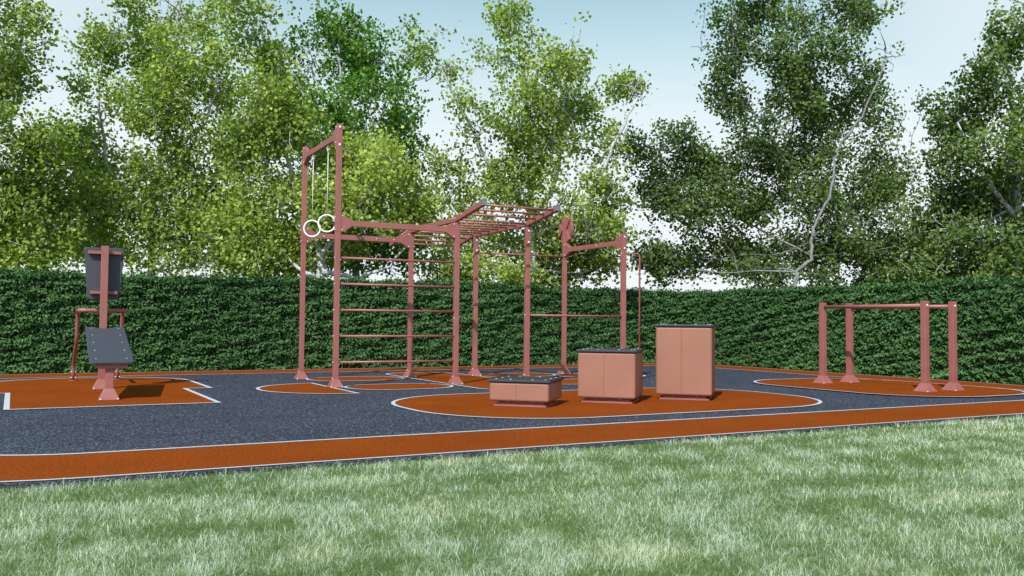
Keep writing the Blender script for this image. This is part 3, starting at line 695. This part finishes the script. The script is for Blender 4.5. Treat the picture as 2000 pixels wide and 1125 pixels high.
tree('tree', 'tall olive green tree behind the bench, with a narrow loose top', (-9.09, 22.5, 0), [([(0, 0, 0), (0.02, 0, 2.84), (0.06, 0.28, 4.82), (0.38, 0.33, 6.81), (0.52, 0.19, 8.63), (0.56, 0.18, 9.95)], 0.11, 0.02), ([(0.01, 0.15, 3.5), (-1.19, 0.14, 4.79), (-1.52, 0.19, 6.76), (-1.43, 0.33, 8.12)], 0.055, 0.02), ([(0.2, -0.09, 4.76), (1.4, -0.29, 5.89), (1.72, -0.18, 7.08)], 0.055, 0.02)],
     [(-0.94, -0.22, 8.39, 0.51, 0.54, 0.48, 1.0), (-1.62, 0.6, 7.96, 0.5, 0.6, 0.59, 1.0), (-1.27, -0.91, 6.62, 0.39, 0.45, 0.43, 1.0), (-0.16, 1.02, 9.07, 0.8, 0.77, 0.6, 1.0), (1.24, 0.15, 8.52, 0.58, 0.64, 0.58, 1.0), (-0.39, 0.94, 7.81, 0.87, 0.88, 0.73, 1.0), (1.15, -0.89, 7.4, 0.86, 0.88, 0.74, 1.0), (-0.91, 0.1, 6.29, 0.84, 0.81, 0.64, 1.0), (0.6, -0.68, 6.13, 0.93, 0.92, 0.75, 1.0), (1.4, 0.65, 6.86, 0.79, 0.91, 0.86, 1.0), (-1.88, -0.01, 5.4, 0.64, 0.67, 0.58, 1.0), (-1.84, 0.98, 4.81, 1.0, 0.96, 0.74, 1.0), (0.03, -0.34, 4.75, 1.07, 1.01, 0.76, 1.0), (1.47, 0.02, 5.22, 0.96, 0.99, 0.83, 1.0), (-1.23, -1.07, 3.83, 0.85, 0.81, 0.61, 1.0), (-0.43, -0.05, 3.6, 1.09, 0.99, 0.7, 1.0), (0.86, -0.12, 3.75, 1.08, 1.02, 0.77, 1.0), (1.79, 0.16, 3.49, 0.84, 0.89, 0.77, 1.0), (-1.93, 0.66, 2.9, 0.99, 0.8, 0.46, 1.0), (0.33, -0.1, 2.62, 1.15, 0.86, 0.41, 1.0), (1.89, -0.31, 2.37, 0.89, 0.7, 0.38, 1.0), (0.91, -0.2, 9.72, 0.89, 0.84, 0.64, 1.0), (-0.32, -0.92, 8.95, 0.61, 0.61, 0.49, 1.0)],
     LY, 37530, 0.088, 0.11, 32, tint0=0.5, airy=0.05)
tree('tree', 'broad yellow green tree with its grey forked trunk showing above the hedge, behind the rings', (-4.37, 21.0, 0), [([(0, 0, 0), (-0.07, 0, 2.03), (-0.13, 0.16, 2.52), (-0.47, 0.08, 3.72), (-1.23, 0.06, 5.41), (-1.76, 0.07, 7.61)], 0.125, 0.02), ([(-0.05, -0.1, 2.14), (0.74, 0.19, 1.99), (1.48, 0.07, 2.29), (2.21, -0.13, 3.12)], 0.0625, 0.02), ([(-0.0, -0.18, 1.96), (-0.36, -0.3, 2.07), (-0.89, -0.11, 2.5), (-1.54, -0.34, 2.83)], 0.0625, 0.02), ([(-0.05, -0.23, 2.49), (0.68, -0.31, 3.44), (1.24, -0.16, 4.43)], 0.0625, 0.02)],
     [(-1.61, -0.61, 7.6, 0.58, 0.67, 0.64, 1.0), (-1.83, -0.97, 8.13, 0.51, 0.5, 0.4, 1.0), (-1.19, -0.52, 7.14, 0.53, 0.58, 0.53, 1.0), (-1.24, -0.91, 6.34, 0.63, 0.69, 0.63, 1.0), (-0.81, -0.67, 5.41, 0.64, 0.7, 0.64, 1.0), (-1.97, 0.2, 5.44, 0.72, 0.8, 0.72, 1.0), (-0.37, 1.02, 5.05, 0.75, 0.72, 0.56, 1.0), (0.66, 0.72, 4.92, 0.74, 0.71, 0.56, 1.0), (1.66, -0.86, 4.44, 0.52, 0.57, 0.52, 1.0), (-1.61, 0.33, 4.37, 0.91, 0.9, 0.73, 1.0), (-0.52, 0.1, 3.79, 0.84, 0.83, 0.66, 1.0), (0.73, -0.09, 3.97, 0.77, 0.72, 0.54, 1.0), (1.91, 0.06, 3.84, 0.54, 0.56, 0.48, 1.0), (-1.98, -0.01, 3.06, 0.78, 0.79, 0.66, 1.0), (-0.97, 0.55, 2.89, 0.8, 0.78, 0.61, 1.0), (0.25, -0.62, 3.36, 0.64, 0.57, 0.41, 1.0), (1.25, -0.4, 3.38, 0.7, 0.58, 0.35, 1.0), (2.1, 0.09, 3.49, 0.48, 0.56, 0.54, 1.0), (-1.62, -0.44, 2.4, 0.7, 0.57, 0.33, 1.0), (-0.61, 0.39, 2.39, 0.61, 0.52, 0.34, 1.0), (0.39, 0.13, 2.72, 0.48, 0.4, 0.24, 1.0)],
     LY, 28975, 0.088, 0.125, 33, tint0=0.56, airy=0.0)
tree('tree', 'pure bright green tree rising behind the tall ring frame among yellower crowns', (-4.18, 24.5, 0), [([(0, 0, 0), (-0.1, 0, 3.05), (-0.23, 0.15, 5.19), (-0.49, -0.16, 7.1), (-0.62, -0.34, 8.88)], 0.125, 0.02), ([(-0.21, 0.03, 5.17), (-0.97, 0.15, 6.89), (-1.58, 0.21, 8.33)], 0.0625, 0.02), ([(-0.13, -0.22, 4.43), (0.75, 0.09, 6.18), (1.05, 0.31, 7.95)], 0.0625, 0.02)],
     [(-1.15, -0.33, 8.78, 0.76, 0.72, 0.68, 1.0), (-2.07, 0.27, 7.92, 0.7, 0.78, 0.85, 1.0), (-0.43, 0.51, 9.18, 0.71, 0.67, 0.63, 1.0), (0.32, 0.02, 8.25, 0.77, 0.73, 0.69, 1.0), (-0.92, 1.07, 8.26, 0.96, 0.92, 0.88, 1.0), (0.49, -0.84, 6.8, 0.96, 0.89, 0.82, 1.0), (1.12, 0.55, 8.44, 0.55, 0.67, 0.78, 1.0), (1.04, 0.69, 7.16, 0.47, 0.59, 0.71, 1.0), (-1.08, -0.2, 6.4, 1.07, 0.95, 0.84, 1.0), (0.41, -0.75, 5.83, 1.12, 0.93, 0.74, 1.0), (1.09, 0.59, 5.69, 0.71, 0.71, 0.71, 1.0), (-0.57, -0.26, 5.03, 1.06, 0.91, 0.76, 1.0), (0.49, 0.53, 4.72, 1.18, 1.02, 0.86, 1.0), (0.28, -0.91, 3.67, 1.26, 1.0, 0.74, 1.0), (0.95, -0.82, 2.88, 1.04, 0.78, 0.52, 1.0), (-0.37, -0.28, 2.77, 0.76, 0.61, 0.46, 1.0), (-2.05, 0.17, 6.61, 0.77, 0.85, 0.93, 1.0)],
     LG, 21613, 0.098, 0.125, 34, tint0=0.5, airy=0.12)
tree('tree', 'open crowned light green tree behind the monkey bars, sky showing through its branches', (0.58, 22.5, 0), [([(0, 0, 0), (-0.08, 0, 2.93), (-0.16, -0.13, 4.71), (-0.24, 0.0, 6.55), (-0.51, 0.26, 8.47)], 0.13, 0.02), ([(-0.02, -0.01, 3.57), (0.55, 0.09, 4.62), (0.66, -0.11, 6.4), (0.91, -0.02, 8.0)], 0.065, 0.02), ([(-0.09, -0.31, 3.66), (-1.13, 0.01, 4.86), (-1.78, -0.04, 6.14), (-2.57, -0.14, 7.67)], 0.065, 0.02), ([(0.04, -0.23, 3.16), (1.32, -0.11, 3.96), (2.14, -0.14, 5.89), (2.53, -0.1, 6.69)], 0.065, 0.02), ([(-0.07, 0.22, 2.68), (-1.38, 0.28, 3.07), (-2.17, 0.29, 3.98)], 0.065, 0.02)],
     [(-2.74, -0.53, 7.89, 0.44, 0.5, 0.4, 1.0), (-2.87, 0.16, 7.33, 0.36, 0.46, 0.42, 1.0), (-2.19, 0.85, 7.57, 0.37, 0.4, 0.31, 1.0), (-1.88, -0.43, 6.48, 0.37, 0.36, 0.23, 1.0), (-0.71, -0.71, 8.49, 0.51, 0.61, 0.51, 1.0), (-1.21, 0.37, 7.92, 0.48, 0.61, 0.54, 1.0), (-0.34, -0.37, 7.51, 0.7, 0.76, 0.58, 1.0), (1.07, 0.68, 8.44, 0.36, 0.49, 0.46, 1.0), (0.59, -1.04, 7.18, 0.62, 0.67, 0.51, 1.0), (-0.38, -0.99, 6.24, 0.85, 0.88, 0.62, 1.0), (0.9, 0.73, 6.52, 0.73, 0.8, 0.61, 1.0), (2.03, 0.91, 7.2, 0.43, 0.4, 0.25, 1.0), (2.49, 1.02, 7.19, 0.31, 0.42, 0.39, 1.0), (-1.33, 0.18, 5.84, 0.59, 0.68, 0.54, 1.0), (0.05, -0.32, 5.47, 0.87, 0.9, 0.64, 1.0), (1.74, 0.51, 5.65, 0.6, 0.72, 0.6, 1.0), (-2.13, 0.79, 5.14, 0.61, 0.66, 0.49, 1.0), (-0.6, -0.95, 4.32, 0.85, 0.88, 0.62, 1.0), (0.64, -0.45, 3.95, 0.81, 0.86, 0.64, 1.0), (1.76, -0.07, 4.22, 0.53, 0.67, 0.59, 1.0), (-2.07, 1.03, 4.19, 0.62, 0.7, 0.55, 1.0), (-1.55, 0.86, 3.16, 0.92, 0.92, 0.61, 1.0), (-0.01, 0.49, 3.02, 0.9, 0.9, 0.6, 1.0), (1.31, 0.69, 3.14, 0.79, 0.84, 0.61, 1.0), (1.89, -0.89, 3.25, 0.36, 0.45, 0.4, 1.0), (-2.06, -0.62, 2.32, 0.69, 0.62, 0.34, 1.0), (-0.81, -0.67, 2.25, 0.74, 0.62, 0.3, 1.0), (0.51, 1.05, 2.29, 0.86, 0.7, 0.31, 1.0), (1.69, 0.76, 2.56, 0.55, 0.51, 0.3, 1.0), (-0.53, -0.29, 2.08, 0.93, 0.65, 0.16, 1.0), (-1.99, 0.79, 2.02, 0.61, 0.47, 0.17, 1.0)],
     LY, 29119, 0.088, 0.13, 35, tint0=0.5, airy=0.2)
tree('tree', 'tall dark olive tree with a crooked pale trunk, left of the parallel bars', (7.76, 24.5, 0), [([(0, 0, 0), (-0.39, -1.2, 1.93), (-0.36, -1.2, 2.39), (-0.0, -1.2, 2.7), (0.04, -1.2, 3.28), (0.08, -1.2, 3.57), (0.54, -1.2, 4.5), (0.61, -1.2, 5.36), (0.8, -1.2, 5.79), (1.36, -1.2, 6.44), (1.99, -1.2, 7.96)], 0.055, 0.02), ([(0.36, -0.28, 3.37), (1.7, 0.9, 4.12), (2.39, 0.9, 4.58), (3.26, 0.9, 5.32)], 0.0275, 0.02), ([(0.52, 0.12, 3.72), (0.06, 0.9, 5.43), (0.21, 0.9, 7.49), (0.37, 0.9, 9.71)], 0.0275, 0.02), ([(0.34, -0.2, 2.87), (-1.25, 0.9, 3.96), (-3.0, 0.9, 5.84), (-3.87, 0.9, 5.98)], 0.0275, 0.02), ([(-0.05, 0.31, 5.33), (-1.1, 0.9, 7.33), (-1.54, 0.9, 9.1)], 0.0275, 0.02)],
     [(-1.66, 0.34, 9.4, 0.64, 0.72, 0.68, 1.0), (-0.76, 1.63, 10.23, 0.82, 0.78, 0.6, 1.0), (0.2, 0.37, 9.8, 0.85, 0.78, 0.57, 1.0), (1.76, 1.13, 10.23, 0.73, 0.68, 0.51, 1.0), (2.28, 0.47, 9.67, 0.54, 0.67, 0.68, 1.0), (-2.49, 1.07, 8.94, 0.47, 0.36, 0.19, 1.0), (-1.37, 0.53, 8.44, 0.78, 0.82, 0.71, 1.0), (-0.29, 0.58, 8.4, 1.07, 1.06, 0.86, 1.0), (1.24, 0.45, 8.54, 1.0, 1.02, 0.85, 1.0), (2.53, 0.63, 8.77, 0.46, 0.65, 0.72, 1.0), (-1.64, 0.73, 7.44, 0.72, 0.75, 0.65, 1.0), (0.14, 0.59, 7.35, 1.14, 1.1, 0.86, 1.0), (1.85, 1.29, 7.38, 1.1, 1.09, 0.88, 1.0), (-0.93, 0.19, 5.76, 1.05, 1.01, 0.77, 1.0), (0.54, 0.94, 5.91, 1.16, 1.08, 0.8, 1.0), (2.39, 1.17, 6.5, 0.8, 0.8, 0.66, 1.0), (-2.99, 0.68, 6.18, 0.72, 0.65, 0.46, 1.0), (-4.06, 0.73, 5.97, 0.6, 0.65, 0.58, 1.0), (-2.18, 1.24, 5.55, 0.95, 0.89, 0.66, 1.0), (-3.62, 0.88, 4.81, 0.72, 0.76, 0.65, 1.0), (-2.69, 0.6, 4.24, 1.07, 1.02, 0.79, 1.0), (-1.42, 0.34, 4.49, 1.13, 1.05, 0.78, 1.0), (0.14, 0.43, 4.45, 1.14, 1.05, 0.78, 1.0), (2.2, 1.56, 4.98, 1.11, 1.06, 0.82, 1.0), (2.74, 0.65, 5.19, 0.79, 0.83, 0.72, 1.0), (3.39, 0.82, 6.94, 0.46, 0.33, 0.14, 1.0), (3.93, 0.88, 7.44, 0.29, 0.25, 0.17, 1.0), (-3.31, 0.94, 3.03, 0.94, 0.88, 0.65, 1.0), (-1.36, 1.53, 3.1, 1.19, 1.02, 0.67, 1.0), (0.38, 1.15, 3.06, 1.17, 1.0, 0.66, 1.0), (1.6, 0.37, 3.35, 1.13, 0.97, 0.64, 1.0), (2.98, 0.54, 3.94, 1.0, 0.9, 0.64, 1.0), (2.97, 0.9, 3.01, 1.09, 0.88, 0.51, 1.0), (-3.6, 0.94, 2.73, 0.51, 0.56, 0.51, 1.0), (1.35, 0.18, 2.32, 0.98, 0.68, 0.25, 1.0), (0.06, 0.41, 10.88, 1.42, 1.17, 0.71, 1.0), (3.08, 1.62, 2.39, 0.89, 0.7, 0.37, 1.0), (-1.04, 0.15, 2.38, 0.84, 0.7, 0.42, 1.0), (3.46, 0.19, 3.77, 0.59, 0.71, 0.7, 1.0), (3.99, 1.48, 2.81, 0.62, 0.71, 0.67, 1.0)],
     LD, 62751, 0.088, 0.055, 36, tint0=0.46, airy=0.28, bark=BARKG)
tree('tree', 'green tree cut off by the right edge of the view, behind the hedge', (12.19, 21.5, 0), [([(0, 0, 0), (-0.04, 0, 3.07), (0.03, 0.2, 4.96), (-0.02, 0.3, 6.74), (-0.24, 0.09, 7.94)], 0.13, 0.02), ([(-0.12, -0.1, 3.55), (-0.93, 0.14, 4.82), (-1.5, -0.03, 5.9)], 0.065, 0.02), ([(0.01, 0.16, 4.96), (1.06, 0.32, 6.26), (1.06, -0.31, 7.34)], 0.065, 0.02)],
     [(-0.46, -0.44, 7.91, 0.54, 0.56, 0.48, 1.0), (0.68, 0.56, 8.27, 0.63, 0.76, 0.75, 1.0), (-1.38, -0.75, 7.39, 0.38, 0.44, 0.41, 1.0), (-0.83, -0.32, 6.77, 0.72, 0.7, 0.54, 1.0), (-0.02, -0.61, 6.25, 0.71, 0.79, 0.71, 1.0), (-1.18, 0.6, 6.1, 0.63, 0.62, 0.5, 1.0), (-1.02, -0.92, 5.13, 0.88, 0.84, 0.64, 1.0), (-1.57, 0.2, 5.18, 0.56, 0.61, 0.56, 1.0), (0.01, -0.93, 4.7, 0.7, 0.77, 0.7, 1.0), (-0.73, 0.99, 4.32, 0.83, 0.81, 0.64, 1.0), (0.17, 0.96, 4.16, 1.02, 0.95, 0.7, 1.0), (-1.59, 0.58, 3.36, 0.75, 0.73, 0.57, 1.0), (-0.84, -0.39, 3.12, 1.02, 0.89, 0.6, 1.0), (0.63, 0.11, 2.97, 0.74, 0.75, 0.62, 1.0), (-1.12, 0.44, 2.45, 0.94, 0.72, 0.38, 1.0), (-0.6, -0.81, 2.29, 0.71, 0.55, 0.29, 1.0), (-1.86, 0.72, 3.77, 0.57, 0.63, 0.57, 1.0), (2.06, 0.96, 6.59, 0.9, 1.06, 1.02, 1.0), (0.84, -1.07, 3.94, 0.81, 0.96, 0.93, 1.0), (1.47, 0.56, 9.01, 0.75, 0.83, 0.75, 1.0), (-1.74, 0.95, 2.36, 0.64, 0.63, 0.51, 1.0)],
     LD, 30650, 0.088, 0.13, 37, tint0=0.62, airy=0.1)

# ------------------------------------------------------------------ lawn blades in front of the court
def lawn():
    k = 740000
    # area-weighted wedge in front of the camera; density falls with distance
    th = np.where(rs.rand(k) < .80, rs.uniform(-.60, .60, k), rs.uniform(-1.0, 1.0, k)); dd = 2.2 + (18 - 2.2) * rs.rand(k) ** 1.75
    X = np.sin(th) * dd; Y = np.cos(th) * dd
    s = (X - P0.x) * E1.x + (Y - P0.y) * E1.y; t = (X - P0.x) * E2.x + (Y - P0.y) * E2.y
    ok = (t < COURT[2] - .075) | (s < COURT[0] - .1)
    X, Y, dd, t = X[ok], Y[ok], dd[ok], t[ok]; k = len(X)
    P = np.stack([X, Y, np.zeros(k) - .03], 1)
    pn = vnoise(P * np.array([.7, 1.7, 0]), 4.6, 21) * .42 + vnoise(P * np.array([.8, 1.4, 0]), 10, 22) * .5 + vnoise(P * np.array([1, 1, 0]), 27, 23) * .45
    H = np.where(rs.rand(k) < .84, rs.uniform(.016, .036, k), rs.uniform(.034, .058, k)) * (1 + .15 * pn); az = rs.uniform(0, 2 * np.pi, k); lean = np.abs(rs.normal(0, .8, k)) + .12
    wd = rs.uniform(.00045, .0010, k) * np.clip(dd / 4.2, 1, 3)
    dx = np.stack([np.cos(az), np.sin(az), np.zeros(k)], 1)
    fa = rs.uniform(0, 2 * np.pi, k); wv = np.stack([np.cos(fa), np.sin(fa), np.zeros(k)], 1) * wd[:, None]
    up = np.array([0, 0, 1.])
    c1 = P + dx * (H * lean * .3)[:, None] + up * (H * .55)[:, None]; c2 = P + dx * (H * lean * .85)[:, None] + up * (H * .92 * np.cos(np.clip(lean, 0, 1.2) * .5))[:, None]
    c3 = P + dx * (H * lean * 1.35)[:, None] + up * (H * 1.02 * np.cos(np.clip(lean, 0, 1.3) * .7))[:, None]
    V = np.stack([P - wv, P + wv, c1 - wv * .9, c1 + wv * .9, c2 - wv * .6, c2 + wv * .6, c3], 1).reshape(-1, 3).astype(np.float32)
    b = np.arange(k)[:, None] * 7
    loops = (b + np.array([[0, 1, 3, 2, 2, 3, 5, 4, 4, 5, 6]])).astype(np.int32).ravel()
    starts = (np.arange(k)[:, None] * 11 + np.array([[0, 4, 8]])).astype(np.int32).ravel()
    me = bpy.data.meshes.new('grass'); me.vertices.add(len(V)); me.vertices.foreach_set('co', V.ravel()); me.loops.add(len(loops)); me.loops.foreach_set('vertex_index', loops)
    me.polygons.add(len(starts)); me.polygons.foreach_set('loop_start', starts); me.update()
    dry = rs.rand(k) < np.clip(.32 + .42 * pn, .04, .9)
    tint = np.where(dry, rs.uniform(.72, 1, k), np.clip(.24 + .16 * rs.normal(size=k) + .12 * pn, 0, .66))
    at = me.attributes.new('tint', 'FLOAT', 'FACE'); at.data.foreach_set('value', np.repeat(tint, 3).astype(np.float32))
    gm = m_leaf('grass_blade', [(0, (.075, .135, .032)), (.3, (.185, .265, .075)), (.6, (.35, .43, .16)), (.72, (.65, .71, .57)), (1, (.90, .93, .88))], .42, .36, .4, (1, 1.08, .8))
    nt = gm.node_tree; bs = nt.nodes['Principled BSDF']; src = bs.inputs['Base Color'].links[0].from_socket
    hn = noise(nt, 1.4, 3, .6); hr_ = ramp(nt, hn.outputs[0], [(.34, (.95, 1.0, 1.05)), (.5, (1, 1, 1)), (.66, (1.06, 1.0, .88))])
    nt.links.new(mixrgb(nt, 1, src, hr_.outputs[0], 'MULTIPLY'), bs.inputs['Base Color'])
    me.materials.append(gm)
    me.validate(); o = bpy.data.objects.new('grass', me); COL.objects.link(o)
    tag(o, 'lawn of fine green grass with pale dry blades in the foreground', None, kind='stuff')
lawn()
